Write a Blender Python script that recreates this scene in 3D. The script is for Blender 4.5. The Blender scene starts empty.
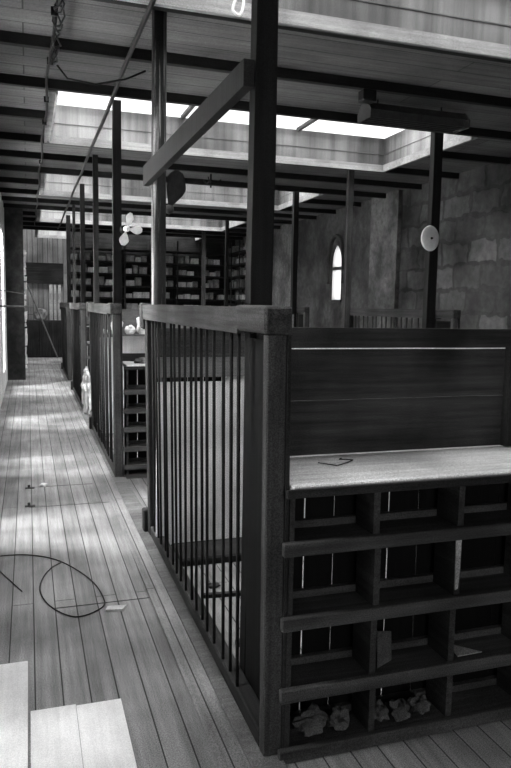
import bpy, bmesh, math, random
from mathutils import Vector, Matrix, noise
random.seed(7)
S = bpy.context.scene
C = S.collection
R = math.radians
H = 1.55
# ------------------------------------------------------------------ camera
cd = bpy.data.cameras.new('camera'); cam = bpy.data.objects.new('camera', cd); C.objects.link(cam)
F = 690.0
cd.sensor_fit = 'VERTICAL'; cd.sensor_height = 24.0; cd.lens = 24.0 * F / 768.0
cd.clip_start = 0.02; cd.clip_end = 200
dY = Vector((28 - 255.5, 384 - 302, -F)).normalized()
dX = Vector((2365 - 255.5, 384 - 345, -F)); dX = (dX - dY * dX.dot(dY)).normalized()
dZ = dX.cross(dY)
rot = Matrix((dX, dY, dZ))
cam.matrix_world = Matrix.Translation((0, 0, H)) @ rot.to_4x4()
S.camera = cam
# ------------------------------------------------------------------ world, view
w = bpy.data.worlds.new('sky'); S.world = w; w.use_nodes = True
bg = w.node_tree.nodes['Background']; bg.inputs[0].default_value = (1, 1, 1, 1); bg.inputs[1].default_value = .9
S.view_settings.view_transform = 'Standard'; S.view_settings.look = 'None'
S.view_settings.exposure = 1.0; S.view_settings.gamma = 1.0
S.cycles.use_adaptive_sampling = True
try:
    S.cycles.max_bounces = 6; S.cycles.diffuse_bounces = 4; S.cycles.transparent_max_bounces = 12
except Exception: pass

# layout constants
PER = 3.95
CZ = 3.315            # underside of the joists
BZ = 3.39            # underside of the ceiling boards
LX, RX = -0.41, 5.57
Y0, Y1 = -2.2, 20.9
SKX0, SKX1 = 0.25, 4.40
SKY = [(2.35 + PER * k, 4.27 + PER * k) for k in range(0, 5)]

def area(name, loc, rotv, sx, sy, power, spread=2.3):
    l = bpy.data.lights.new(name, 'AREA'); l.shape = 'RECTANGLE'; l.size = sx; l.size_y = sy; l.energy = power; l.spread = spread
    o = bpy.data.objects.new(name, l); o.location = loc; o.rotation_euler = rotv; C.objects.link(o); return o
# daylight falling in through each roof light and through the corridor windows
SKP = [40, 42, 38, 60, 60]
for (a, b), p in zip(SKY, SKP):
    area('skylight_daylight', ((SKX0 + SKX1) / 2, (a + b) / 2, 3.70), (0, 0, 0), SKX1 - SKX0 - .1, b - a - .1, p)
LWIN = [(1.85, 2.45), (4.5, 5.1), (6.45, 7.05), (8.9, 9.7), (12.3, 13.3)]
for a, b in LWIN:
    area('window_daylight', (LX - 1.15, (a + b) / 2, 3.1), (0, R(-42), 0), .5, .35, 260 if a > 3 else 50, 2.2)
area('window_daylight', (1.1, Y0 - .02, 1.6), (R(90), 0, 0), 1.6, 1.2, 11, 2.6)  # added lamp behind the camera, lights the counter fronts

# ------------------------------------------------------------------ materials (greys: the photograph is black and white)
def mat(name, v, v2=None, axis=None, rough=.7, spot=0, bump=.3, scale=1.0, metal=0, speck=.4):
    v2 = v * .55 if v2 is None else v2
    m = bpy.data.materials.new(name); m.use_nodes = True; nt = m.node_tree; N = nt.nodes; L = nt.links
    b = N['Principled BSDF']; b.inputs['Roughness'].default_value = rough; b.inputs['Metallic'].default_value = metal; b.inputs['Specular IOR Level'].default_value = .12
    tc = N.new('ShaderNodeTexCoord'); mp = N.new('ShaderNodeMapping'); L.new(tc.outputs['Object'], mp.inputs[0])
    sc = [14, 14, 14]
    if axis is not None:
        sc = [34, 34, 34]; sc[axis] = 1.3
    mp.inputs['Scale'].default_value = [s * scale for s in sc]
    n1 = N.new('ShaderNodeTexNoise'); n1.inputs['Scale'].default_value = 1.0; n1.inputs['Detail'].default_value = 8
    n1.inputs['Roughness'].default_value = .65; L.new(mp.outputs[0], n1.inputs[0])
    r = N.new('ShaderNodeValToRGB'); r.color_ramp.elements[0].position = .32; r.color_ramp.elements[1].position = .68
    r.color_ramp.elements[0].color = (v2, v2, v2, 1); r.color_ramp.elements[1].color = (v, v, v, 1); L.new(n1.outputs[0], r.inputs[0])
    col = r.outputs[0]
    def mul(colr, fac_out, lo, hi, p0, p1):
        rr = N.new('ShaderNodeValToRGB'); rr.color_ramp.elements[0].position = p0; rr.color_ramp.elements[1].position = p1
        rr.color_ramp.elements[0].color = (lo, lo, lo, 1); rr.color_ramp.elements[1].color = (hi, hi, hi, 1)
        L.new(fac_out, rr.inputs[0]); mx = N.new('ShaderNodeMix'); mx.data_type = 'RGBA'; mx.blend_type = 'MULTIPLY'
        mx.inputs[0].default_value = 1; L.new(colr, mx.inputs[6]); L.new(rr.outputs[0], mx.inputs[7]); return mx.outputs[2]
    if spot:   # large blotches of dirt and wear
        n2 = N.new('ShaderNodeTexNoise'); n2.inputs['Scale'].default_value = 2.2 * scale; n2.inputs['Detail'].default_value = 5
        L.new(tc.outputs['Object'], n2.inputs[0]); col = mul(col, n2.outputs[0], 1 - spot, 1.15, .38, .62)
    if speck:  # dust grain
        n3 = N.new('ShaderNodeTexNoise'); n3.inputs['Scale'].default_value = 260; n3.inputs['Detail'].default_value = 2
        L.new(tc.outputs['Object'], n3.inputs[0]); col = mul(col, n3.outputs[0], 1 - speck, 1 + speck, .35, .65)
    L.new(col, b.inputs['Base Color'])
    if bump:
        bp = N.new('ShaderNodeBump'); bp.inputs['Strength'].default_value = bump; bp.inputs['Distance'].default_value = .004
        L.new(n1.outputs[0], bp.inputs['Height']); L.new(bp.outputs[0], b.inputs['Normal'])
    return m

def brick_mat(name, v, mortar, bw, bh, ms, planeaxes, offset=.5, var=.35, rough=.8, bump=.5, spot=.4, grain=None, warp=0):
    """pattern of boards or blocks; planeaxes = which object axes run along the length and across the rows"""
    m = bpy.data.materials.new(name); m.use_nodes = True; nt = m.node_tree; N = nt.nodes; L = nt.links
    b = N['Principled BSDF']; b.inputs['Roughness'].default_value = rough; b.inputs['Specular IOR Level'].default_value = .15
    tc = N.new('ShaderNodeTexCoord'); sp = N.new('ShaderNodeSeparateXYZ'); cb = N.new('ShaderNodeCombineXYZ')
    L.new(tc.outputs['Object'], sp.inputs[0]); L.new(sp.outputs[planeaxes[0]], cb.inputs[0]); L.new(sp.outputs[planeaxes[1]], cb.inputs[1])
    br = N.new('ShaderNodeTexBrick'); L.new(cb.outputs[0], br.inputs[0]); br.inputs['Scale'].default_value = 1
    if warp:
        wn = N.new('ShaderNodeTexNoise'); wn.inputs['Scale'].default_value = 5; L.new(tc.outputs['Object'], wn.inputs[0])
        va = N.new('ShaderNodeVectorMath'); va.operation = 'MULTIPLY_ADD'; L.new(wn.outputs[1], va.inputs[0]); va.inputs[1].default_value = (warp * 2,) * 3
        L.new(cb.outputs[0], va.inputs[2]); L.new(va.outputs[0], br.inputs[0]); br.inputs['Mortar Smooth'].default_value = .8
    br.inputs['Brick Width'].default_value = bw; br.inputs['Row Height'].default_value = bh; br.inputs['Mortar Size'].default_value = ms
    br.inputs['Mortar Smooth'].default_value = .2; br.offset = offset
    lo = v * (1 - var)
    br.inputs['Color1'].default_value = (v, v, v, 1); br.inputs['Color2'].default_value = (lo, lo, lo, 1); br.inputs['Mortar'].default_value = (mortar,) * 3 + (1,)
    n = N.new('ShaderNodeTexNoise'); n.inputs['Detail'].default_value = 8; n.inputs['Roughness'].default_value = .65
    mp = N.new('ShaderNodeMapping'); L.new(tc.outputs['Object'], mp.inputs[0]); s = [9, 9, 9]
    if grain is not None: s = [30, 30, 30]; s[grain] = 1.2
    mp.inputs['Scale'].default_value = s; n.inputs['Scale'].default_value = 1; L.new(mp.outputs[0], n.inputs[0])
    n2 = N.new('ShaderNodeTexNoise'); n2.inputs['Scale'].default_value = 1.3; n2.inputs['Detail'].default_value = 6; L.new(tc.outputs['Object'], n2.inputs[0])
    n3 = N.new('ShaderNodeTexNoise'); n3.inputs['Scale'].default_value = 230; n3.inputs['Detail'].default_value = 2; L.new(tc.outputs['Object'], n3.inputs[0])
    col = br.outputs[0]
    for nn, lo_, hi_, p0, p1 in ((n, .62, 1.2, .3, .7), (n2, 1 - spot, 1.25, .35, .65), (n3, .6, 1.4, .35, .65)):
        rr = N.new('ShaderNodeValToRGB'); rr.color_ramp.elements[0].position = p0; rr.color_ramp.elements[1].position = p1
        rr.color_ramp.elements[0].color = (lo_,) * 3 + (1,); rr.color_ramp.elements[1].color = (hi_,) * 3 + (1,); L.new(nn.outputs[0], rr.inputs[0])
        mx = N.new('ShaderNodeMix'); mx.data_type = 'RGBA'; mx.blend_type = 'MULTIPLY'; mx.inputs[0].default_value = 1
        L.new(col, mx.inputs[6]); L.new(rr.outputs[0], mx.inputs[7]); col = mx.outputs[2]
    L.new(col, b.inputs['Base Color'])
    bp = N.new('ShaderNodeBump'); bp.inputs['Strength'].default_value = bump; bp.inputs['Distance'].default_value = .006; bp.invert = True
    L.new(br.outputs['Fac'], bp.inputs['Height']); L.new(bp.outputs[0], b.inputs['Normal'])
    return m

def glass_mat(name, t):
    m = bpy.data.materials.new(name); m.use_nodes = True; nt = m.node_tree; N = nt.nodes; L = nt.links
    for x in list(N): N.remove(x)
    o = N.new('ShaderNodeOutputMaterial'); mix = N.new('ShaderNodeMixShader'); tr = N.new('ShaderNodeBsdfTransparent'); d = N.new('ShaderNodeBsdfTranslucent')
    d.inputs[0].default_value = (.9, .9, .9, 1); tr.inputs[0].default_value = (.97, .97, .97, 1); mix.inputs[0].default_value = t
    L.new(tr.outputs[0], mix.inputs[1]); L.new(d.outputs[0], mix.inputs[2]); L.new(mix.outputs[0], o.inputs[0]); return m

M = {}
M['wood_x'] = mat('dark_wood_x', .040, .013, 0, spot=.4)
M['wood_y'] = mat('dark_wood_y', .040, .013, 1, spot=.4)
M['wood_z'] = mat('dark_wood_z', .040, .013, 2, spot=.4)
M['cap'] = mat('weathered_cap_wood', .075, .02, 1, spot=.5)
M['shelf'] = mat('dusty_shelf_wood', .105, .045, 0, spot=.4)
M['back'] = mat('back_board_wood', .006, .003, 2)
M['divider'] = mat('divider_wood', .075, .03, 1, spot=.4)
M['panel'] = mat('screen_board', .070, .026, 0, spot=.65)
M['stile'] = mat('stile_wood', .085, .035, 2, spot=.35)
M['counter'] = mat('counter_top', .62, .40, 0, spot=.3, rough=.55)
M['bar'] = mat('bar_wood', .022, .01, 2, spot=.2)
M['pale'] = mat('pale_board', .78, .62, 2, spot=.25)
M['greyboard'] = mat('grey_board', .17, .10, 0, spot=.3)
M['post_dark'] = mat('post_dark', .012, .005, 2, spot=.3)
M['post_mid'] = mat('post_mid', .05, .02, 2, spot=.5)
M['pole'] = mat('pole_peeling', .26, .018, 2, spot=.7, scale=.6)
_r = [n for n in M['pole'].node_tree.nodes if n.type == 'VALTORGB'][0]; _r.color_ramp.elements[0].position = .50; _r.color_ramp.elements[1].position = .60
M['joist'] = mat('joist', .012, .006, 0)
M['ceil'] = brick_mat('ceiling_boards', .115, .035, 3.2, .22, .006, (0, 1), grain=0, var=.25, bump=.2, spot=.3)
M['floor'] = brick_mat('floor_boards', .27, .05, 3.6, .105, .0032, (1, 0), grain=1, var=.22, bump=.25, spot=.45)
M['lip'] = mat('moulding_paint', .40, .24, 0, spot=.3)
M['plaster'] = mat('stained_plaster', .46, .18, 2, spot=.8, scale=.18, bump=.15)
M['whitewash'] = mat('whitewash', .75, .6, spot=.15)
M['stone'] = brick_mat('stone_blocks', .10, .045, .62, .32, .03, (1, 2), bump=.8, spot=.75, var=.5, warp=.09)
M['dplaster'] = mat('dark_plaster', .075, .035, spot=.55, scale=.8)
M['lplaster'] = mat('lighter_plaster', .16, .07, None, spot=.6, scale=.8)
M['backplank'] = brick_mat('upright_planks', .36, .08, 2.4, .14, .008, (2, 0), grain=2)
M['black'] = mat('black_iron', .007, .004, rough=.5)
M['iron'] = mat('iron', .045, .025, rough=.5)
M['wire'] = mat('wire', .012, .008, rough=.5, speck=0)
M['white'] = mat('white_paint', .85, .7, spot=.1, speck=.1)
M['paper'] = mat('paper', .55, .35, spot=.2)
M['scrap'] = mat('scrap_paper', .15, .07, spot=.3)
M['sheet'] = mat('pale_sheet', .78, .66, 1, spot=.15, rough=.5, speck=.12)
M['box1'] = mat('carton_grey', .26, .13, spot=.4); M['box2'] = mat('carton_pale', .55, .3, spot=.4); M['box3'] = mat('carton_dark', .06, .035, spot=.3)
M['glass'] = glass_mat('roof_glass', .25); M['pane'] = glass_mat('frosted_pane', .5)

# ------------------------------------------------------------------ mesh helpers
class B:
    def __init__(s): s.m = bmesh.new()
    def box(s, x0, x1, y0, y1, z0, z1, bev=0.0, jit=0.0):
        v = [s.m.verts.new((x, y, z)) for x in (x0, x1) for y in (y0, y1) for z in (z0, z1)]
        if jit:
            for q in v: q.co += Vector((random.uniform(-jit, jit), random.uniform(-jit, jit), random.uniform(-jit, jit)))
        f = [s.m.faces.new([v[i] for i in q]) for q in ((0, 1, 3, 2), (4, 6, 7, 5), (0, 4, 5, 1), (2, 3, 7, 6), (0, 2, 6, 4), (1, 5, 7, 3))]
        if bev:
            es = {e for q in f for e in q.edges}; bmesh.ops.bevel(s.m, geom=list(es), offset=bev, segments=1, profile=.5, affect='EDGES')
        return s
    def hexa(s, pts):       # 8 points: bottom ring, top ring
        v = [s.m.verts.new(p) for p in pts]
        for q in ((3, 2, 1, 0), (4, 5, 6, 7), (0, 1, 5, 4), (1, 2, 6, 5), (2, 3, 7, 6), (3, 0, 4, 7)): s.m.faces.new([v[i] for i in q])
        return s
    def tube(s, pts, r, n=8, caps=True):
        pts = [Vector(p) for p in pts]; rs = r if isinstance(r, (list, tuple)) else [r] * len(pts); rings = []
        up = None
        for i, p in enumerate(pts):
            d = (pts[min(i + 1, len(pts) - 1)] - pts[max(i - 1, 0)]).normalized()
            if up is None: up = Vector((0, 0, 1)) if abs(d.z) < .9 else Vector((1, 0, 0))
            a = d.cross(up).normalized(); up = a.cross(d).normalized()
            rings.append([s.m.verts.new(p + (a * math.cos(t) + up * math.sin(t)) * rs[i]) for t in [2 * math.pi * k / n for k in range(n)]])
        for q, t in zip(rings, rings[1:]):
            for k in range(n): s.m.faces.new((q[k], q[(k + 1) % n], t[(k + 1) % n], t[k]))
        if caps: s.m.faces.new(rings[0][::-1]); s.m.faces.new(rings[-1])
        return s
    def prism(s, poly, axis, a, b):   # closed outline in a plane pushed along an axis
        def P(u, v, t):
            return {0: (t, u, v), 1: (u, t, v), 2: (u, v, t)}[axis]
        A = [s.m.verts.new(P(u, v, a)) for u, v in poly]; Bv = [s.m.verts.new(P(u, v, b)) for u, v in poly]
        s.m.faces.new(A[::-1]); s.m.faces.new(Bv); n = len(poly)
        for i in range(n): s.m.faces.new((A[i], A[(i + 1) % n], Bv[(i + 1) % n], Bv[i]))
        return s
    def xf(s, mtx): bmesh.ops.transform(s.m, matrix=mtx, verts=s.m.verts); return s
def sag(m, amp):   # slight unevenness of old timber
    for v in m.verts: v.co.z += amp * noise.noise(v.co * 1.7)
def off_y(p): return p['_lean']
def build(name, b, m, parent=None, smooth=False, origin=None):
    bmesh.ops.recalc_face_normals(b.m, faces=b.m.faces)
    if parent is not None:
        o0 = Vector(parent['_o'])
        if '_lean' in parent:      # the old frames lean a little out of plumb
            for v in b.m.verts: v.co.x += (.014 + .005 * (v.co.y - off_y(parent))) * (1 - v.co.z / 1.5)
        off = o0
    else:
        if origin is None:
            xs = [v.co.x for v in b.m.verts]; ys = [v.co.y for v in b.m.verts]; zs = [v.co.z for v in b.m.verts]
            origin = ((min(xs) + max(xs)) / 2, (min(ys) + max(ys)) / 2, min(zs))
        off = Vector(origin)
    for v in b.m.verts: v.co -= off
    me = bpy.data.meshes.new(name); b.m.to_mesh(me); b.m.free()
    if smooth:
        for p in me.polygons: p.use_smooth = True
    me.materials.append(m); o = bpy.data.objects.new(name, me); C.objects.link(o)
    if parent is not None: o.parent = parent; o['_o'] = parent['_o']
    else: o.location = off; o['_o'] = tuple(off)
    return o
def struct(name, b, m): o = build(name, b, m, origin=(0, 0, 0)); o['kind'] = 'structure'; return o
def tag(o, label, cat, group=None):
    o['label'] = label; o['category'] = cat
    if group: o['group'] = group
    return o
def thing(name, label, cat, loc, group=None):
    o = bpy.data.objects.new(name, None); C.objects.link(o); o.location = loc; o['_o'] = tuple(loc); o.empty_display_size = .1
    return tag(o, label, cat, group)
def dup(root, delta, label=None, group=None):
    r = root.copy(); C.objects.link(r); r.location = Vector(root.location) + Vector(delta)
    if label: r['label'] = label
    if group: r['group'] = group
    for ch in list(root.children):
        c = ch.copy(); C.objects.link(c); c.parent = r
        for g in list(ch.children):
            d = g.copy(); C.objects.link(d); d.parent = c
    return r

# ================================================================== STRUCTURE
struct('floor', B().box(LX - .3, RX + .3, Y0, Y1, -.1, 0), M['floor'])
b = B()    # ceiling boards around the roof lights
xs = [LX - .1, SKX0, SKX1, RX + .1]
b.box(xs[0], xs[1], Y0, 18.6, BZ, BZ + .05); b.box(xs[2], xs[3], Y0, Y1, BZ, BZ + .05)
prev = Y0
for a, c in SKY[:4]:
    b.box(xs[1], xs[2], prev, a, BZ, BZ + .05); prev = c
b.box(xs[1], xs[2], prev, 18.15, BZ, BZ + .05)
struct('ceiling', b, M['ceil'])
# left wall with window openings
b = B(); prev = Y0
for a, c in LWIN:
    b.box(LX - .25, LX, prev, a, 0, 3.6); b.box(LX - .25, LX, a, c, 0, .35); b.box(LX - .25, LX, a, c, 2.75, 3.6); prev = c
b.box(LX - .25, LX, prev, Y1, 0, 3.6)
struct('wall_left', b, M['whitewash'])
for i, (a, c) in enumerate(LWIN):
    b = B()
    for yy in (a + .02, (a + c) / 2, c - .02): b.box(LX - .16, LX - .11, yy - .02, yy + .02, .35, 2.75)
    for zz in (.37, 1.5, 2.73): b.box(LX - .16, LX - .11, a, c, zz - .02, zz + .02)
    f = build('window_%d' % (i + 2), b, M['white']); f['kind'] = 'structure'
    build('pane', B().box(LX - .14, LX - .135, a, c, .35, 2.75), M['pane'], f)
struct('wall_near', B().box(LX - .25, .3, Y0 - .2, Y0, 0, 3.7).box(1.9, RX + .2, Y0 - .2, Y0, 0, 3.7).box(.3, 1.9, Y0 - .2, Y0, 0, 1.0).box(.3, 1.9, Y0 - .2, Y0, 2.2, 3.7), M['dplaster'])
b = B()
for x in (.32, 1.1, 1.88): b.box(x - .02, x + .02, Y0 - .14, Y0 - .09, 1.0, 2.2)
for z in (1.02, 1.6, 2.18): b.box(.3, 1.9, Y0 - .14, Y0 - .09, z - .02, z + .02)
f = build('window_8', b, M['white']); f['kind'] = 'structure'  # unseen window added behind the camera for front light
build('pane', B().box(.3, 1.9, Y0 - .12, Y0 - .115, 1.0, 2.2), M['pane'], f)
# right wall: stone, a plaster pier, dark plaster with a lancet window, far end coloured lighter for the skylight falling there
W0, W1, WZ0, WZ1 = 11.90, 12.34, 1.70, 2.72
struct('wall_right', B().box(RX, RX + .2, Y0, 9.75, 0, 3.6), M['stone'])
struct('trim_1', B().box(RX - .07, RX + .2, 9.75, 10.65, 0, 3.6), M['lplaster'])
b = B().box(RX, RX + .1, 10.65, W0, 0, 3.6).box(RX, RX + .1, W1, 14.1, 0, 3.6).box(RX, RX + .1, W0, W1, 0, WZ0)
n = 16; cy = (W0 + W1) / 2; hw = (W1 - W0) / 2; spring = WZ1 - .36
def arch(y):
    t = abs(y - cy) / hw; return spring + .36 * math.sqrt(max(0, 1 - t ** 1.6))
for i in range(n):
    ya = W0 + (W1 - W0) * i / n; yb = W0 + (W1 - W0) * (i + 1) / n; za, zb = arch(ya), arch(yb)
    b.hexa([(RX, ya, za), (RX + .1, ya, za), (RX + .1, yb, zb), (RX, yb, zb), (RX, ya, 3.6), (RX + .1, ya, 3.6), (RX + .1, yb, 3.6), (RX, yb, 3.6)])
o = struct('wall_right_plaster', b, M['dplaster']); o.name = 'wall_right.001'
struct('trim_2', B().box(RX - .05, RX + .2, 14.1, Y1, 0, 3.9), M['lplaster'])
# window 1: lancet
b = B().box(RX + .02, RX + .07, W0, W1, WZ1 - .46, WZ1 - .40).box(RX - .03, RX + .1, W0 - .05, W1 + .05, WZ0 - .05, WZ0)
win = build('window_1', b, M['iron']); win['kind'] = 'structure'
b = B(); pts = [(W0, WZ0)] + [(W1, WZ0)] + [(W1 - (W1 - W0) * i / n, arch(W1 - (W1 - W0) * i / n)) for i in range(n + 1)]
b.prism(pts, 0, RX + .02, RX + .026); build('pane', b, M['pane'], win)
# raised hood moulding round the lancet
b = B(); hp = [(RX - .02, cy + (hw + .12) * math.cos(t), spring - .02 + .56 * math.sin(t)) for t in [math.pi * k / 14 for k in range(15)]]
hp = [(RX - .02, cy + hw + .12, 2.0)] + hp + [(RX - .02, cy - hw - .12, 2.0)]
b.tube(hp, .035, 6); build('hood_mould', b, M['dplaster'], win)
# far wall: planks above, heavy beam, half-open lower part
struct('wall_back', B().box(LX - .2, RX + .2, Y1, Y1 + .15, 0, 4.2), M['backplank'])
struct('wall_rack', B().box(.98, RX, 18.78, 18.86, 0, BZ), M['wood_x'])
struct('trim_3', B().box(LX, .98, 20.7, Y1, 2.08, 2.66), M['wood_x'])

# roof lights: plastered wells with glass and bars
for k, (a, c) in enumerate(SKY):
    t = .05; zt = 3.72; zt2 = 3.72
    if k == 0: zt2 = 4.35
    b = B()
    b.box(SKX0 - t, SKX1 + t, c - .006, c + t, CZ, zt2)                    # far side
    b.box(SKX0 - t, SKX1 + t, a - t, a + .006, CZ + .02, zt2)
    b.box(SKX0 - t, SKX0 + .006, a + .0065, c - .0065, CZ, zt2); b.box(SKX1 - .006, SKX1 + t, a + .0065, c - .0065, CZ, zt2)
    o = build('window_%d' % (10 + k), b, M['plaster']); o['kind'] = 'structure'
    lip = B().box(SKX0 - .02, SKX1 + .02, c - .026, c - .0065, CZ - .015, CZ + .07).box(SKX1 - .026, SKX1 - .0065, a + .007, c - .0265, CZ - .015, CZ + .07)
    lip.box(SKX0 + .0065, SKX0 + .024, a + .007, c - .0265, CZ - .015, CZ + .07)
    build('seam_strip', B().box(SKX0 + .01, SKX1 - .01, c - .0125, c - .0065, CZ + .20, CZ + .208).box(SKX1 - .0125, SKX1 - .0065, a + .01, c - .014, CZ + .20, CZ + .208), M['greyboard'], o)
    build('moulding', lip, M['lip'], o)
    g = B(); x = SKX0 + 1.5
    while x < SKX1 - .3: g.box(x - .02, x + .02, a, c, zt2 - .02, zt2 + .02); x += 1.45
    build('glazing_bar', g, M['greyboard'], o)
    build('pane', B().box(SKX0, SKX1, a, c, zt2 + .021, zt2 + .027), M['glass'], o)
# joists across the whole room, cut where the wells are
words = ['nearest', 'second', 'third', 'fourth', 'fifth']
jl_ = []
for k in range(4):
    jl_ += [(4.345 + PER * k, 'dark joist along the far edge of the %s roof light' % words[k]), (5.28 + PER * k, 'dark joist midway between the %s and %s roof lights' % (words[k], words[k + 1])),
            (6.23 + PER * k, 'dark joist along the near edge of the %s roof light' % words[k + 1])]
    if k < 3:
        jl_ += [(7.25 + PER * k, ('dark joist stub left of the %s roof light' % words[k + 1], 'dark joist stub between the %s roof light and right wall' % words[k + 1]))]
for y, lb in jl_:
    segs = [(LX - .05, RX, lb)] if isinstance(lb, str) else [(LX - .05, SKX0 - .055, lb[0]), (SKX1 + .055, RX, lb[1])]
    for s0, s1, ll in segs:
        tag(build('ceiling_joist', B().box(s0, s1, y - .028, y + .028, CZ, BZ), M['joist']), ll, 'joist', 'ceiling joists')
# floor edging board beside the fences
struct('trim_4', B().box(.585, .685, Y0, 18, 0, .012, .003), M['floor'])
struct('trim_5', B().box(.685, .80, Y0, 18, 0, .018, .003), M['greyboard'])
# masonry pier at the end of the corridor with torn plaster on its edge
b = B().box(LX, -.07, 14.5, 14.95, 0, BZ)
struct('wall_pier', b, M['dplaster'])
b = B()
for i in range(26):
    z = .25 + i * .09 + random.uniform(-.03, .03)
    if random.random() < .7 or i > 16:
        ww = random.uniform(.015, .045) if i < 17 else random.uniform(.03, .06)
        b.box(-.07, -.07 + ww, 14.52, 14.56, z, z + random.uniform(.05, .14), 0, .012)
struct('trim_6', b, M['whitewash'])

# ================================================================== BARRED PARTITIONS
def make_fence(dx, dy, label, nb=17, capm='cap'):
    t = thing('barred_partition', label, 'partition', (.76 + dx, 2.1 + dy, 0), 'barred partitions'); t['_lean'] = 2.1 + dy
    P = lambda b: b.xf(Matrix.Translation((dx, dy, 0)))
    cap = B(); n = 10
    for i in range(n):
        ya = 2.36 + (4.5 - 2.36) * i / n; yb = 2.36 + (4.5 - 2.36) * (i + 1) / n
        z0 = 1.452 + .005 * noise.noise(Vector((0, ya * 3, dy))); z1 = 1.548 + .005 * noise.noise(Vector((5, ya * 3, dy)))
        z2 = 1.452 + .005 * noise.noise(Vector((0, yb * 3, dy))); z3 = 1.548 + .005 * noise.noise(Vector((5, yb * 3, dy)))
        cap.hexa([(.705, ya, z0), (.768, ya, z0), (.768, yb, z2), (.705, yb, z2), (.705, ya, z1), (.768, ya, z1), (.768, yb, z3), (.705, yb, z3)])
    build('top_rail', P(cap), M[capm], t)
    build('rail_end', P(B().box(.70, .797, 2.045, 2.36, 1.462, 1.552, .008, .003)), M[capm], t)
    build('rail_end', P(B().box(.70, .766, 4.5, 4.62, 1.39, 1.556, .01, .004)), M[capm], t)
    build('stile', P(B().box(.722, .788, 2.075, 2.12, .0185, 1.461, .004)), M['stile'], t)
    build('stile', P(B().box(.7885, .803, 2.071, 2.17, .0185, 1.461, .002)), M['wood_z'], t)
    build('stile', P(B().box(.718, .767, 4.44, 4.52, .0185, 1.45, .006)), M['wood_z'], t)
    build('foot_block', P(B().box(.69, .76, 4.525, 4.60, .0185, .17, .008)), M['wood_z'], t)
    build('side_board', P(B().box(.789, .803, 2.171, 2.50, .0185, 1.43)), M['back'], t)  # near-black board added to stand in for the shaded gap
    build('bottom_rail', P(B().box(.722, .785, 2.12, 4.44, .0185, .085, .006)), M['wood_y'], t)
    for i in range(nb):
        y = 2.405 + i * .1195 + random.uniform(-.012, .012); x = .732 + random.uniform(-.004, .004)
        tilt = random.uniform(-.004, .004)
        build('bar', P(B().tube([(x, y, .085), (x + tilt * .4, y + tilt, .7), (x + tilt, y + tilt, 1.452)], .0072, 6)), M['bar'], t, True)
    return t
fl = ['tall barred partition with a rough top rail nearest the camera, left of the pigeonhole counter',
      'second barred partition along the corridor, in front of the papers and pale planks',
      'third barred partition along the corridor, just beyond the hanging white rag',
      'farthest barred partition along the corridor, beside the leaning stick']
for k in range(4): make_fence((0, -.03, -.02, -.01)[k], 4.0 * k, fl[k])
fr = ['low slatted partition seen above the dark board screen, between the grey pole and the thick dark post',
      'slatted partition mostly hidden behind the big near post, farther than the grey pole']
for k in range(2): make_fence(3.385, 4.0 + 4.0 * k, fr[k], capm='wood_y')

# ================================================================== TALL POSTS
def post(x0, x1, y0, y1, m, label, top=BZ, jit=.002, z0=0):
    b = B(); n = 8
    for i in range(n):
        za = z0 + (top - z0) * i / n; zb = z0 + (top - z0) * (i + 1) / n
        def c(x, y, z): return (x + .006 * noise.noise(Vector((x * 9, z * 1.3, y))), y + .006 * noise.noise(Vector((y, z * 1.3, x * 9))), z)
        b.hexa([c(x0, y0, za), c(x1, y0, za), c(x1, y1, za), c(x0, y1, za), c(x0, y0, zb), c(x1, y0, zb), c(x1, y1, zb), c(x0, y1, zb)])
    bmesh.ops.remove_doubles(b.m, verts=b.m.verts, dist=.0005)
    return tag(build('wooden_post', b, m), label, 'post')
post(.804, .890, 2.505, 2.575, M['post_dark'], 'thick dark timber post rising behind the near end of the first barred partition')
post(.765, .838, 6.60, 6.68, M['post_dark'], 'straight dark post with the white fan fixed to it')
post(.80, .865, 9.06, 9.13, M['post_mid'], 'slim grey-brown post in the corridor row just left of the white fan post')
post(.80, .87, 11.3, 11.38, M['post_dark'], 'dark post in the corridor row between two slimmer greyish posts')
post(.80, .85, 13.3, 13.36, M['post_mid'], 'thin greyish post in the corridor row, fourth beyond the peeling pole')
post(.80, .88, 15.4, 15.5, M['post_dark'], 'farthest dark post of the corridor row, beside the leaning stick')
b = B().tube([(.818, 4.55, 0), (.819, 4.55, 1.2), (.816, 4.55, 2.4), (.818, 4.55, BZ)], .047, 14)
tag(build('wooden_pole', b, M['pole'], None, True), 'round pole with peeling pale paint, rising at the far end of the first barred partition', 'pole')
post(3.97, 4.07, 6.35, 6.43, M['post_dark'], 'dark post on the right with the round pale disc fixed to it')
post(4.0, 4.075, 8.40, 8.47, M['post_mid'], 'slender brown-grey post in the right-hand row near the arched window')
post(4.0, 4.08, 10.35, 10.43, M['post_dark'], 'dark post in the right-hand row, just right of the big near post')
post(4.01, 4.08, 14.35, 14.42, M['post_dark'], 'thin dark post standing before the right part of the back rack')
post(4.0, 4.09, 16.4, 16.48, M['post_mid'], 'pale upright post standing before the middle of the back rack')
# rail between the two nearest posts
b = B().hexa([(.757, 2.50, 2.345), (.797, 2.50, 2.345), (.767, 4.62, 2.315), (.727, 4.62, 2.315), (.757, 2.50, 2.44), (.797, 2.50, 2.44), (.767, 4.62, 2.44), (.727, 4.62, 2.44)])
tag(build('cross_rail', b, M['bar']), 'timber rail at head height joining the thick near post to the peeling pole', 'rail')

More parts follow.
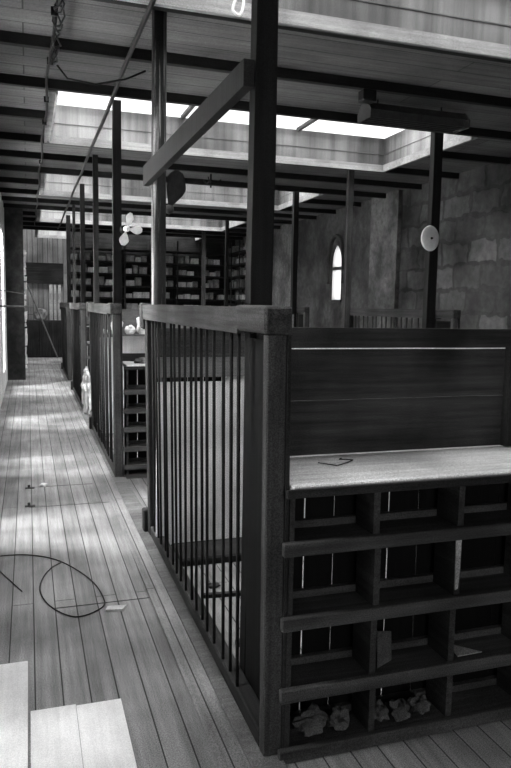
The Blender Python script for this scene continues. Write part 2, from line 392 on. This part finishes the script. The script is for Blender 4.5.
# conduit along the tops of the posts and other wires
b = B().tube([(.705, y, 3.27 - .012 * math.sin(y * 2.1)) for y in [1.0 + .6 * i for i in range(28)]], .017, 8)
tag(build('conduit', b, M['black'], None, True), 'long dark conduit running under the joists above the corridor partitions', 'conduit')
b = B().tube([(.18 + .012 * math.sin(y * 3), y, 3.275 - .012 * math.sin(y * 5)) for y in [4.4 + .25 * i for i in range(50)]], .011, 6)
for y in (4.5, 5.4, 6.4, 7.2, 9.2): b.box(.16, .20, y, y + .03, 3.255, 3.30)
tag(build('ceiling_cable', b, M['black'], None, True), 'cable clipped under the joists, running back beside the roof lights', 'cable')
b = B()
for q in range(3):
    b.tube([(.20 + .03 * math.sin(t * 1.3 + q * 2) + .006 * q, 4.25 + t * .1, 3.27 + .02 * math.cos(t * 1.9 + q)) for t in range(13)], .006, 5)
b.tube([(.23, 5.4, 3.25), (.30, 5.38, 3.16), (.5, 5.37, 3.14), (.72, 5.36, 3.20), (.86, 5.35, 3.27)], .007, 5)
tag(build('tangled_wire', b, M['black'], None, True), 'tangle of loose wires under the ceiling at upper left, one sagging towards the pole', 'wire')

# ================================================================== PIGEONHOLE COUNTERS
def make_unit(dy, rows, ctop, label, xs_div, xend=2.6, gap=(.34,)):
    y0, y1 = 2.05 + dy, 2.46 + dy
    t = thing('pigeonhole_counter', label, 'counter', (.81, y0, 0), 'pigeonhole counters')
    yb = y0 + .19
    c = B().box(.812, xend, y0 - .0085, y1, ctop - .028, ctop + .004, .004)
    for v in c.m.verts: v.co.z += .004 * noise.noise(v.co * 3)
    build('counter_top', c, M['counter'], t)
    build('edge_strip', B().box(.785, xend, y0 - .02, y0 - .0085, ctop - .034, ctop - .004, .003, .001), M['wood_x'], t)
    build('side_panel', B().box(.812, .828, y0 + .018, yb - .001, 0, ctop - .031), M['divider'], t)
    build('side_panel', B().box(xend - .03, xend - .01, y0 + .018, yb - .001, 0, ctop - .031), M['divider'], t)
    for xx in (.84, 1.7, xend - .07): build('bracket', B().box(xx, xx + .03, yb, y1, ctop - .07, ctop - .033), M['divider'], t)
    rws = rows
    for i, z in enumerate(rws):
        s = B().box(.829, xend - .031, y0 + .018, yb - .012, z - .025, z - .004)
        s.box(.829, xend - .031, yb - .035, yb - .012, z - .004, z + .022)
        build('shelf', s, M['shelf'], t)
        build('shelf_edge', B().box(.784, xend - .01, y0 - .008, y0 + .0175, z - .045, z + .001, .003, .0015), M['shelf'], t)
    tops = [ctop - .031] + [z - .0255 for z in rws[:-1]]
    for zt, zb in zip(tops, rws):
        for x in xs_div:
            xx = x + random.uniform(-.008, .008)
            build('divider', B().box(xx - .018, xx + .006, y0 + .018, yb - .036, zb - .003, zt), M['divider'], t)
    bk = B(); xx = .829; j = 0
    wd = [.106, .114, .226, .125, .15, .21, .19, .17, .2, .2, .2, .2]
    while xx < xend - .06:
        nx = min(xx + wd[j % 12], xend - .032); g = (.007, .004)[j % 2]
        bk.box(xx, nx - g, yb - .009, yb - .003, .02, ctop - .032); xx = nx; j += 1
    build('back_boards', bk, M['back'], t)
    return t
u1 = make_unit(0, [.775, .515, .262, .045], .965, 'near pigeonhole counter with a pale dusty top and four rows of open cubbies', [1.143, 1.472, 1.80, 2.14])
build('paint_drip', B().prism([(1.455, .727), (1.478, .727), (1.477, .60), (1.472, .54), (1.462, .535), (1.458, .62)], 1, 2.063, 2.0679), M['paper'], u1)['label'] = 'streak of pale paint'
b = B().prism([(1.401, .49), (1.432, .49), (1.426, .40), (1.416, .345), (1.41, .40)], 1, 2.066, 2.0712)
u2 = make_unit(4.02, [.80, .632, .461, .289, .125, .035], 1.01, 'second pigeonhole counter seen through the doorway gap, six low rows and a bright top', [1.30, 1.75, 2.2])
u3 = make_unit(8.02, [.80, .55, .30, .045], .98, 'third pigeonhole counter far along the corridor, glimpsed past the white rag', [1.30, 1.75, 2.2])
b.m.free()
# board screens behind the counters
def screen(dy, bands, label, xend=2.6, batten=True, x0=.82):
    y = 2.462 + dy
    t = thing('board_screen', label, 'screen', (x0, y, 0), 'board screens')
    for z0, z1 in bands:
        q = B(); n = 8
        for i in range(n):
            xa = x0 + (xend - x0) * i / n; xb = x0 + (xend - x0) * (i + 1) / n
            f = lambda x, z, s: z + s * .0022 * noise.noise(Vector((x * 4, z * 3, 0)))
            q.hexa([(xa, y, f(xa, z0, 1)), (xa, y + .022, f(xa, z0, 1)), (xb, y + .022, f(xb, z0, 1)), (xb, y, f(xb, z0, 1)),
                    (xa, y, f(xa, z1, 1)), (xa, y + .022, f(xa, z1, 1)), (xb, y + .022, f(xb, z1, 1)), (xb, y, f(xb, z1, 1))])
        bmesh.ops.remove_doubles(q.m, verts=q.m.verts, dist=.0003)
        build('board', q, M['panel'], t)
    if batten:
        build('batten', B().box(1.93, 1.985, y - .032, y - .001, .9725 if dy == 0 else 1.018, 1.40), M['wood_z'], t)
    build('batten', B().box(.91, .95, y + .023, y + .06, 0, bands[-1][1] - .02), M['wood_z'], t)
    build('batten', B().box(2.3, 2.34, y + .023, y + .06, 0, bands[-1][1] - .02), M['wood_z'], t)
    return t
screen(0, [(.9725, 1.186), (1.1895, 1.388), (1.3935, 1.472)], 'dark board screen with light showing through two long gaps, behind the near counter')
screen(4.02, [(1.018, 1.09)], 'low dark board behind the bright top of the second counter', batten=False)
screen(8.02, [(.989, 1.2)], 'dark board screen behind the third, farthest counter', batten=False)
# pale board partitions closing each booth
def backing(y, ztop, zmid, ztopp, label, mup, x1=3.5, x0=.803):
    t = thing('board_partition', label, 'partition', (.80, y, 0), 'board partitions')
    lo = B(); x = x0; i = 0
    while x < x1 - .05:
        nx = min(x + (.42 if y < 5 else .25), x1); lo.box(x, nx - .004, y, y + .02, .02, ztop - (.0 if i else .03)); x = nx; i += 1
    build('lower_board', lo, M['pale'], t)
    build('middle_rail', B().box(x0, x1, y - .012, y - .001 + .03, ztop + .001, zmid), M['greyboard'], t)
    xm = 1.6 if y < 5 else x1 - .3
    build('upper_board', B().box(x0, xm, y + .001, y + .02, zmid + .001, ztopp), mup, t)
    if y < 5: build('upper_board', B().box(xm + .004, x1, y + .001, y + .02, zmid + .001, ztopp), M['pale'], t)  # pale stretch added so the gaps in the screen look bright
    return t
backing(4.22, 1.10, 1.225, 1.405, 'board partition seen between the nearest bars, pale below and dark above', M['panel'], x0=.748)
backing(8.2, 1.19, 1.22, 1.455, 'pale plank partition beyond the second counter, with papers piled against it', M['greyboard'], x0=.78)
backing(12.2, 1.19, 1.22, 1.455, 'farthest plank partition, beyond the third counter', M['greyboard'])
tag(build('floor_timber', B().box(.83, 2.5, 3.88, 4.18, .0, .05, .01), M['wood_x']), 'dark low timber lying at the foot of the pale board partition', 'timber')
# ledge with papers on the second partition
t = tag(build('paper_ledge', B().box(.803, 1.9, 8.02, 8.186, 1.18, 1.20), M['greyboard']), 'narrow grey ledge along the pale plank partition, holding papers', 'shelf')

# crumpled things
def crumple(cx, cy, cz, rx, ry, rz, seed, m, name='crumpled_paper', sub=3, amp=.5):
    b = B(); bmesh.ops.create_icosphere(b.m, subdivisions=sub, radius=1)
    for v in b.m.verts:
        q = v.co * 1.9 + Vector((seed * 3.1, seed, 0)); d = 1 + amp * noise.noise(q) + amp * .5 * abs(noise.noise(q * 2.7)) - amp * .3 * abs(noise.noise(q * 6))
        v.co = Vector((v.co.x * rx * d, v.co.y * ry * d, v.co.z * rz * d))
    mz = min(v.co.z for v in b.m.verts)
    for v in b.m.verts:
        v.co.z = max(v.co.z, mz * .6)
    mz = min(v.co.z for v in b.m.verts)
    b.xf(Matrix.Translation((cx, cy, cz - mz)))
    return build(name, b, m)
pl = ['crumpled white paper at the left end of the paper ledge', 'white paper lump seen through the bars of the second partition', 'low white paper scraps on the ledge just right of the fan post', 'heaped pale papers on the ledge beside the peeling pole', 'flat pale sheets under the ledge papers near the peeling pole']
for i, (x, rx, rz) in enumerate([(.84, .02, .04), (.97, .06, .12), (1.12, .055, .06), (1.27, .065, .13), (1.45, .06, .06)]):
    tag(crumple(x, 8.10, 1.201, rx, .06, rz, i + 1, M['white'], 'crumpled_paper'), pl[i], 'paper')
tag(crumple(.98, 6.30, 1.011, .07, .05, .03, 12, M['scrap'], 'rag'), 'small grey rag lying on the top of the second counter', 'rag')

# hanging white rag in the far doorway
b = B(); n = 22; mrow = 9; g = []
for i in range(n + 1):
    z = .70 - .66 * i / n; row = []
    wv = .015 + .055 * math.sin(min(1, i / n * 1.7) * math.pi / 2) * (1 - max(0, i / n - .72) * 2.4)
    for j in range(mrow + 1):
        u = j / mrow - .5; row.append(b.m.verts.new((.74 + u * 2 * wv + .03 * noise.noise(Vector((i * .3, 0, 2))) + .022 * noise.noise(Vector((i * 1.3, j * 1.1, 9))), 9.56 - u * .13 + .05 * noise.noise(Vector((i * .35, j * .6, 5))) - .03 * math.sin(j * 1.9), z)))
    g.append(row)
for i in range(n):
    for j in range(mrow): b.m.faces.new((g[i][j], g[i][j + 1], g[i + 1][j + 1], g[i + 1][j]))
bmesh.ops.solidify(b.m, geom=list(b.m.faces), thickness=.006)
tag(build('hanging_rag', b, M['white'], None, True), 'torn white rag hanging in the doorway between the second and third barred partitions', 'rag')

# ================================================================== CUBBY CONTENTS
sl = ['crumpled grey wrapping in the bottom left cubby of the near counter', 'small torn paper tucked behind the wrapping in the bottom left cubby', 'crumpled sheet on the left in the bottom middle cubby', 'torn paper heap in the middle of the bottom middle cubby', 'pointed paper scrap at the right of the bottom middle cubby']
for i, (x, y, rx, ry, rz) in enumerate([(.93, 2.125, .055, .032, .04), (1.04, 2.13, .035, .03, .03), (1.20, 2.13, .035, .035, .035), (1.285, 2.12, .035, .035, .03), (1.37, 2.12, .03, .03, .035)]):
    tag(crumple(x, y, .046, rx, ry, rz, 20 + i, M['scrap'], 'crumpled_paper', 3, .8), sl[i], 'paper')
b = B().hexa([(1.17, 2.09, .264), (1.25, 2.13, .264), (1.25, 2.134, .264), (1.17, 2.094, .264), (1.20, 2.155, .37), (1.27, 2.175, .35), (1.27, 2.179, .35), (1.20, 2.159, .37)])
tag(build('paper_scrap', b, M['scrap']), 'stiff pale scrap leaning in the middle cubby of the third row', 'paper')
b = B().prism([(1.50, 2.08), (1.61, 2.085), (1.52, 2.18)], 2, .264, .2665)
tag(build('paper_scrap', b, M['paper']), 'flat triangular scrap in the right-hand cubby of the third row', 'paper')
b = B().tube([(1.02, 2.33, .973), (1.07, 2.27, .973), (1.12, 2.30, .973), (1.17, 2.34, .973), (1.12, 2.36, .974), (1.14, 2.38, .973)], .0022, 5)
tag(build('bent_wire', b, M['wire']), 'short bent dark wire lying on the pale top of the near counter', 'wire')

# ================================================================== FLOOR THINGS
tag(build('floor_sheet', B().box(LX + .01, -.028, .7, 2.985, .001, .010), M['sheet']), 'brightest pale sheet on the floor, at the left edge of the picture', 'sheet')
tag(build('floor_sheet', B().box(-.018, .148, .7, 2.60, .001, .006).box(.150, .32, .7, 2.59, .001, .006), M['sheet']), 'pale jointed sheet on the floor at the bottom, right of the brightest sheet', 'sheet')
def smoothpts(P, n=6, closed=False):
    out = []; L = len(P)
    for i in range(L - 1):
        p0, p1, p2, p3 = [Vector(P[max(0, min(L - 1, j))]) for j in (i - 1, i, i + 1, i + 2)]
        for k in range(n):
            t = k / n; out.append(.5 * ((2 * p1) + (p2 - p0) * t + (2 * p0 - 5 * p1 + 4 * p2 - p3) * t * t + (3 * p1 - p0 - 3 * p2 + p3) * t ** 3))
    out.append(Vector(P[-1])); return out
w_ = [(-.39, 4.30), (-.19, 4.343), (-.016, 4.313), (.155, 4.162), (.304, 3.836), (.352, 3.546), (.32, 3.43), (.194, 3.372), (.08, 3.535), (.034, 3.768), (.075, 4.0), (.165, 4.13)]
tag(build('wire_loop', B().tube([(p.x, p.y, .006 if i < 62 else .011) for i, p in enumerate(smoothpts([(x, y, 0) for x, y in w_]))], .0035, 6), M['wire'], None, True), 'dark wire curling in a large loop on the floorboards', 'wire')
tag(build('loose_wire', B().tube([(-.21, 4.18, .004), (-.181, 4.092, .004), (-.058, 3.767, .004)], .003, 6), M['wire']), 'short straight wire on the floor left of the loop', 'wire')
b = B().prism([(.345, 3.40), (.43, 3.385), (.455, 3.43), (.36, 3.44)], 2, .001, .012)
tag(build('wood_chip', b, M['paper']), 'flat pale splinter on the floor just right of the wire loop', 'wood chip')
tag(crumple(.10, 5.99, .001, .03, .03, .014, 31, M['white'], 'paper_scrap', 2), 'tiny white scrap on the floor near two bolts', 'paper')
for y, l in ((5.94, 'rusty bolt standing in the floorboards, the farther of two'), (5.40, 'rusty bolt standing in the floorboards, the nearer of two')):
    t = thing('floor_bolt', l, 'bolt', (-.02, y, 0), 'floor bolts')
    build('plate', B().box(-.05, .025, y - .015, y + .015, 0, .008), M['iron'], t)
    build('bolt_head', B().tube([(-.02, y, .008), (-.02, y, .03)], .012, 6), M['iron'], t)
jl = [('cross joint between floorboards just beyond the near bolt', 5.37, -.02, .58), ('x', 5.97, 0, .5), ('x', 3.51, .09, .585)]
for i, (l, y, xa, xb) in enumerate(jl):   # dark butt joints across the boards
    struct('trim_%d' % (7 + i), B().box(xa, xb, y - .004, y + .004, -.002, .0012), M['wire'])
# debris in the booth
for i, (x, y, r) in enumerate([(1.0, 2.76, .04), (1.15, 3.3, .05), (.95, 3.55, .035), (1.3, 3.65, .05), (1.05, 3.2, .03)]):
    tag(crumple(x, y, .001, r, r * .8, r * .4, 40 + i, M['scrap'] if i % 2 else M['box3'], 'rubble_lump', 2, .6), ['dark clod on the booth floor nearest the end stile', 'grey lump in the middle of the booth floor', 'small dark clod near the bars inside the booth', 'grey scrap by the foot of the pale board', 'tiny dark clod beside the booth floor lath'][i], 'rubble')
tag(build('loose_lath', B().hexa([(.88, 2.86, 0), (1.4, 3.02, 0), (1.4, 3.06, 0), (.88, 2.90, 0), (.88, 2.86, .02), (1.4, 3.02, .02), (1.4, 3.06, .02), (.88, 2.90, .02)]), M['wood_x']), 'dark lath lying across the floor inside the nearest booth', 'lath')
tag(build('loose_lath', B().hexa([(.86, 3.42, 0), (1.35, 3.36, 0), (1.35, 3.39, 0), (.86, 3.45, 0), (.86, 3.42, .02), (1.35, 3.36, .02), (1.35, 3.39, .02), (.86, 3.45, .02)]), M['wood_x']), 'thinner lath on the booth floor nearer the pale board', 'lath')

# ================================================================== FANS, DISC, LIGHT FITTING
def blade(b, L, w, tw, mtx, bend=0):
    n, m = 14, 5; g = []
    for i in range(n + 1):
        t = i / n; hw_ = w * math.sin(math.pi * min(1, (t * .86 + .1))) ** .6 * (.35 + .65 * min(1, t * 1.6)); row = []
        for j in range(m + 1):
            u = (j / m - .5) * 2; v = Vector((u * hw_, bend * t * t + u * hw_ * tw, .03 + L * t)); row.append(b.m.verts.new(mtx @ v))
        g.append(row)
    fs = []
    for i in range(n):
        for j in range(m): fs.append(b.m.faces.new((g[i][j], g[i][j + 1], g[i + 1][j + 1], g[i + 1][j])))
    bmesh.ops.solidify(b.m, geom=fs, thickness=.003)
def fan(loc, yaw, angles, L, w, m, label, arm, tw=.35, hub=.028):
    t = thing('wall_fan', label, 'fan', loc, 'post fans')
    base = Matrix.Translation(loc) @ Matrix.Rotation(yaw, 4, 'Z')
    for a in angles:
        b = B(); blade(b, L, w, tw, base @ Matrix.Rotation(a, 4, 'Y')); build('fan_blade', b, m, t, True)
    c = B().tube([(0, -.03, 0), (0, -.02, 0), (0, .01, 0), (0, .02, 0)], [hub * .4, hub, hub, hub * .6], 14).xf(base); build('hub', c, m, t, True)
    mo = B().tube([(0, .02, 0), (0, .03, 0), (0, .10, 0), (0, .12, 0)], [hub * .8, hub * 1.4, hub * 1.4, hub], 14).xf(base); build('motor', mo, M['black'], t, True)
    p0 = base @ Vector((0, .07, 0)); build('bracket', B().tube([p0, p0 + Vector(arm) / 2 + Vector((0, 0, -.01)), p0 + Vector(arm)], .009, 6), M['black'], t, True)
    return t
fan((.872, 6.52, 2.235), R(12), [R(18), R(92), R(193)], .125, .045, M['white'], 'small white three-bladed fan fixed to the straight dark post', (-.045, .03, 0))
fan((.915, 4.72, 2.19), R(25), [R(20)], .25, .10, M['iron'], 'dark fan with one broad blade showing, fixed to the peeling pole', (-.07, -.12, 0), tw=.12, hub=.03)
# disc
t = thing('round_disc', 'round pale disc with a small dark hub, fixed to a dark post on the right', 'disc', (3.90, 6.24, 2.268))
base = Matrix.Translation((3.90, 6.24, 2.268)) @ Matrix.Rotation(R(14), 4, 'Z') 
b = B(); rr = [.125, .128, .12, .08, .03, .0005]; yy = [.006, 0, -.006, -.014, -.018, -.018]; rings = []
for r_, y_ in zip(rr, yy): rings.append([b.m.verts.new(base @ Vector((r_ * math.cos(2 * math.pi * k / 40), y_, r_ * math.sin(2 * math.pi * k / 40)))) for k in range(40)])
for q, s_ in zip(rings, rings[1:]):
    for k in range(40): b.m.faces.new((q[k], q[(k + 1) % 40], s_[(k + 1) % 40], s_[k]))
b.m.faces.new(rings[0]); build('dish', b, M['white'], t, True)
build('hub', B().tube([(0, -.035, 0), (0, -.015, 0)], [.008, .014], 10).xf(base), M['black'], t)
build('bracket', B().tube([base @ Vector((0, .005, 0)), base @ Vector((0, .06, 0)), (3.985, 6.349, 2.268)], .01, 6), M['black'], t)
# louvred light fitting
t = thing('louvred_light', 'long dark louvred light fitting hanging under the ceiling at upper right', 'light fitting', (3.38, 5.72, 3.2200))
x0, x1 = 2.86, 3.78
build('housing', B().prism([(5.66, 3.3400), (5.78, 3.3400), (5.84, 3.2700), (5.60, 3.2700)], 0, x0, x1 + .06), M['iron'], t)
for i in range(5):
    build('louvre', B().hexa([(x0 + .02, 5.60 + i * .055, 3.2050), (x1 + .04, 5.60 + i * .055, 3.2050), (x1 - .02 + .05, 5.61 + i * .055, 3.2050), (x0 + .02, 5.61 + i * .055, 3.2050),
        (x0, 5.60 + i * .055, 3.2690), (x1, 5.60 + i * .055, 3.2690), (x1, 5.61 + i * .055, 3.2690), (x0, 5.61 + i * .055, 3.2690)]), M['iron'], t)
for x in (x0 - .013, x1 + .061): build('end_plate', B().prism([(5.59, 3.2000), (5.84, 3.2000), (5.85, 3.2700), (5.78, 3.3450), (5.66, 3.3450), (5.585, 3.2700)], 0, x, x + .012), M['iron'], t)
for x in (x0 + .12, x1 - .15): build('hanger', B().tube([(x, 5.72, 3.3400), (x, 5.72, BZ)], .006, 6), M['black'], t)
tag(build('junction_box', B().box(2.58, 2.70, 5.20, 5.30, 3.21, 3.30, .006), M['black']), 'small dark box under a joist left of the louvred light fitting', 'junction box')
# dangling white cord at the top of the picture
b = B().tube(smoothpts([(1.20, 4.10, 3.60), (1.21, 4.10, 3.42), (1.235, 4.10, 3.33), (1.215, 4.10, 3.25), (1.17, 4.10, 3.27), (1.185, 4.10, 3.33)]), .009, 6)
b.tube(smoothpts([(1.20, 4.10, 3.60), (1.235, 4.10, 3.45), (1.225, 4.10, 3.36)]), .008, 6)
b.tube([(1.20, 4.10, 3.60), (1.20, 4.22, 3.60), (1.20, 4.269, 3.60)], .008, 6)
tag(build('dangling_cord', b, M['white'], None, True), 'white cord looping down out of the nearest roof light', 'cord')
# small ceiling hook fitting
t = thing('ceiling_hook', 'small dark hooked fitting hanging from a joist behind the dark fan', 'hook', (2.36, 9.23, 3.3))
build('stem', B().tube([(2.36, 9.23, 3.3), (2.36, 9.23, 3.12)], .012, 6), M['black'], t)
for a in (0, 2.1, 4.2): build('arm', B().tube([(2.36, 9.23, 3.2), (2.36 + .09 * math.cos(a), 9.23 + .09 * math.sin(a), 3.19), (2.36 + .14 * math.cos(a), 9.23 + .14 * math.sin(a), 3.235)], .009, 6), M['black'], t)

# ================================================================== CORRIDOR END
b = B().tube([(-.06, 20.0, 2.14), (.76, 19.9, .02)], .02, 8)
tag(build('leaning_stick', b, M['greyboard']), 'long thin stick leaning across the far end of the corridor', 'stick')
tag(build('wall_rod', B().tube([(LX, 10.6, 1.485), (LX + .25, 12.5, 1.475), (.09, 14.0, 1.46)], .014, 8), M['greyboard'], None, True), 'pale rod sticking out from the left wall at rail height', 'rod')
tag(build('wall_rod', B().tube([(LX, 10.9, 1.72), (-.05, 14.05, 1.70)], .007, 6), M['greyboard'], None, True), 'thinner rod on the left wall just above the thicker one', 'rod')
t = thing('dark_cupboard', 'low dark cupboard standing across the far end of the corridor', 'cupboard', (.25, 20.4, 0))
build('carcass', B().box(-.40, .95, 20.35, 20.68, 0, 1.05, .01), M['wood_x'], t)
for x in (-.38, .29): build('door', B().box(x, x + .64, 20.33, 20.349, .05, 1.0, .004), M['wood_z'], t)
tag(crumple(.32, 20.5, 1.051, .16, .1, .2, 77, M['box1'], 'sack'), 'greyish sack slumped on the low cupboard at the corridor end', 'sack')
for x, wz in ((.58, .09), (.70, .07), (.82, .08)):
    tag(build('upright_plank', B().box(x, x + wz, 20.6, 20.63, 1.051, 2.05), M['box2']), {.58: 'pale plank leaning upright nearest the sack on the low cupboard', .70: 'middle one of three pale upright planks on the low cupboard', .82: 'rightmost of three pale upright planks on the low cupboard'}[x], 'plank')

# ================================================================== STORAGE RACKS WITH BOXES
def rack(x0, x1, y0, y1, label, along, bay, zs):
    t = thing('storage_rack', label, 'rack', ((x0 + x1) / 2, (y0 + y1) / 2, 0), 'storage racks')
    for z in zs: build('shelf', B().box(x0, x1, y0, y1, z - .03, z), M['wood_x' if along == 0 else 'wood_y'], t)
    n = round(((x1 - x0) if along == 0 else (y1 - y0)) / bay)
    for i in range(n + 1):
        for side in (0, 1):
            if along == 0: x = x0 + (x1 - x0) * i / n; yy_ = (y0 - .021, y0 - .001) if side == 0 else (y1 + .001, y1 + .015); bx = B().box(x - .022, x + .022, yy_[0], yy_[1], 0, 3.22)
            else: y = y0 + (y1 - y0) * i / n; xx_ = (x0 - .021, x0 - .001) if side == 0 else (x1 + .001, x1 + .015); bx = B().box(xx_[0], xx_[1], y - .022, y + .022, 0, 3.22)
            build('upright', bx, M['wood_z'], t)
    return t
ZS = [.35, .70, 1.05, 1.40, 1.71, 2.02, 2.33, 2.64, 2.95]
rack(1.02, 5.16, 18.25, 18.74, 'tall back rack filled with dusty cartons, across the end of the hall', 0, .69, ZS)
rack(5.19, 5.50, 15.7, 18.7, 'tall side rack of parcels on the right wall, meeting the back rack', 1, .75, ZS)
def proto(kind):
    if kind == 0: b = B().box(-.15, .15, -.17, .17, 0, .15, .006).box(-.155, .155, -.175, .175, .12, .165, .004); return build('lidded_carton', b, M['box1'], origin=(0, 0, 0))
    if kind == 1:
        b = B()
        for i in range(4): b.box(-.11 + random.uniform(-.01, .01), .11, -.14, .14, i * .035, i * .035 + .032, .003)
        return build('paper_bundle', b, M['box2'], origin=(0, 0, 0))
    if kind == 2: b = B().box(-.08, .08, -.12, .12, 0, .2, .012).box(-.083, .083, -.015, .015, 0, .203); return build('tied_parcel', b, M['box1'], origin=(0, 0, 0))
    b = B()
    for i in range(5): b.box(-.10 + i * .042, -.062 + i * .042, -.11, .11, 0, .19 + .02 * (i % 3), .003)
    return build('ledger_row', b, M['box3'], origin=(0, 0, 0))
protos = [proto(k) for k in range(3)]
kindn = ['lidded carton', 'bundle of papers', 'tied parcel']
catn = ['carton', 'bundle', 'parcel']
halfw = [.155, .115, .085]
ordn = {1.40: 'fifth shelf from the top', 1.71: 'fourth shelf from the top', 2.02: 'third shelf from the top', 2.33: 'second shelf from the top', 2.64: 'upper shelf', 2.95: 'topmost shelf'}
ordn = {2.95: 'top shelf', 2.64: 'second shelf down', 2.33: 'third shelf down', 2.02: 'fourth shelf down', 1.71: 'fifth shelf down', 1.40: 'sixth shelf down'}
NW = ['first', 'second', 'third', 'fourth', 'fifth', 'sixth', 'seventh', 'eighth', 'ninth', 'tenth', 'eleventh']
first = [True] * 3
def put(k, x, y, z, rz, s, label, group):
    if first[k]: o = protos[k]; first[k] = False
    else: o = protos[k].copy(); C.objects.link(o)
    o.location = (x, y, z + .001); o.rotation_euler = (0, 0, rz); o.scale = s
    o['label'] = label; o['category'] = catn[k]; o['group'] = group
    if random.random() < .0: pass
for z in (1.40, 1.71, 2.02, 2.33, 2.64):
    for bay in range(6):
        bx0 = 1.02 + .69 * bay + .035; bx1 = bx0 + .62; x = bx0; k = random.choice([0, 1, 2]); cnt = 0
        where = ['leftmost', 'second', 'third', 'fourth', 'fifth', 'rightmost'][bay]
        while True:
            k = random.choice([0, 1, 1, 2, 2]); s = random.uniform(.62, 1.0); hw_ = halfw[k] * s
            if x + 2 * hw_ > bx1: break
            if random.random() < .86:
                put(k, x + hw_, 18.44 + random.uniform(-.02, .02), z, 0, (s, .95, random.uniform(.75, 1.15)), 'dusty %s, %s from left, %s, %s bay, back rack' % (kindn[k], NW[cnt], ordn[z], where), 'goods on the back rack'); cnt += 1
            x += 2 * hw_ + random.uniform(.006, .03)
for z in (1.40, 1.71, 2.02, 2.33, 2.64, 2.95):
    for bay in range(4):
        by0 = 15.7 + .75 * bay + .04; by1 = by0 + .67; y = by0; k = random.choice([1, 2, 0]); cnt = 0
        where = ['nearest', 'second', 'third', 'farthest'][bay]
        while True:
            k = random.choice([0, 1, 2, 2]); s = random.uniform(.62, 1.0); hw_ = halfw[k] * s
            if y + 2 * hw_ > by1: break
            if random.random() < .85:
                put(k, 5.345, y + hw_, z, R(90), (s, .8, random.uniform(.65, .95) if z > 2.9 else random.uniform(.75, 1.15)), 'dusty %s, %s from front, %s, %s bay, side rack' % (kindn[k], NW[cnt], ordn[z], where), 'goods on the side rack'); cnt += 1
            y += 2 * hw_ + random.uniform(.006, .04)
for o in bpy.data.objects:
    if '_o' in o: del o['_o']
    if '_lean' in o: del o['_lean']
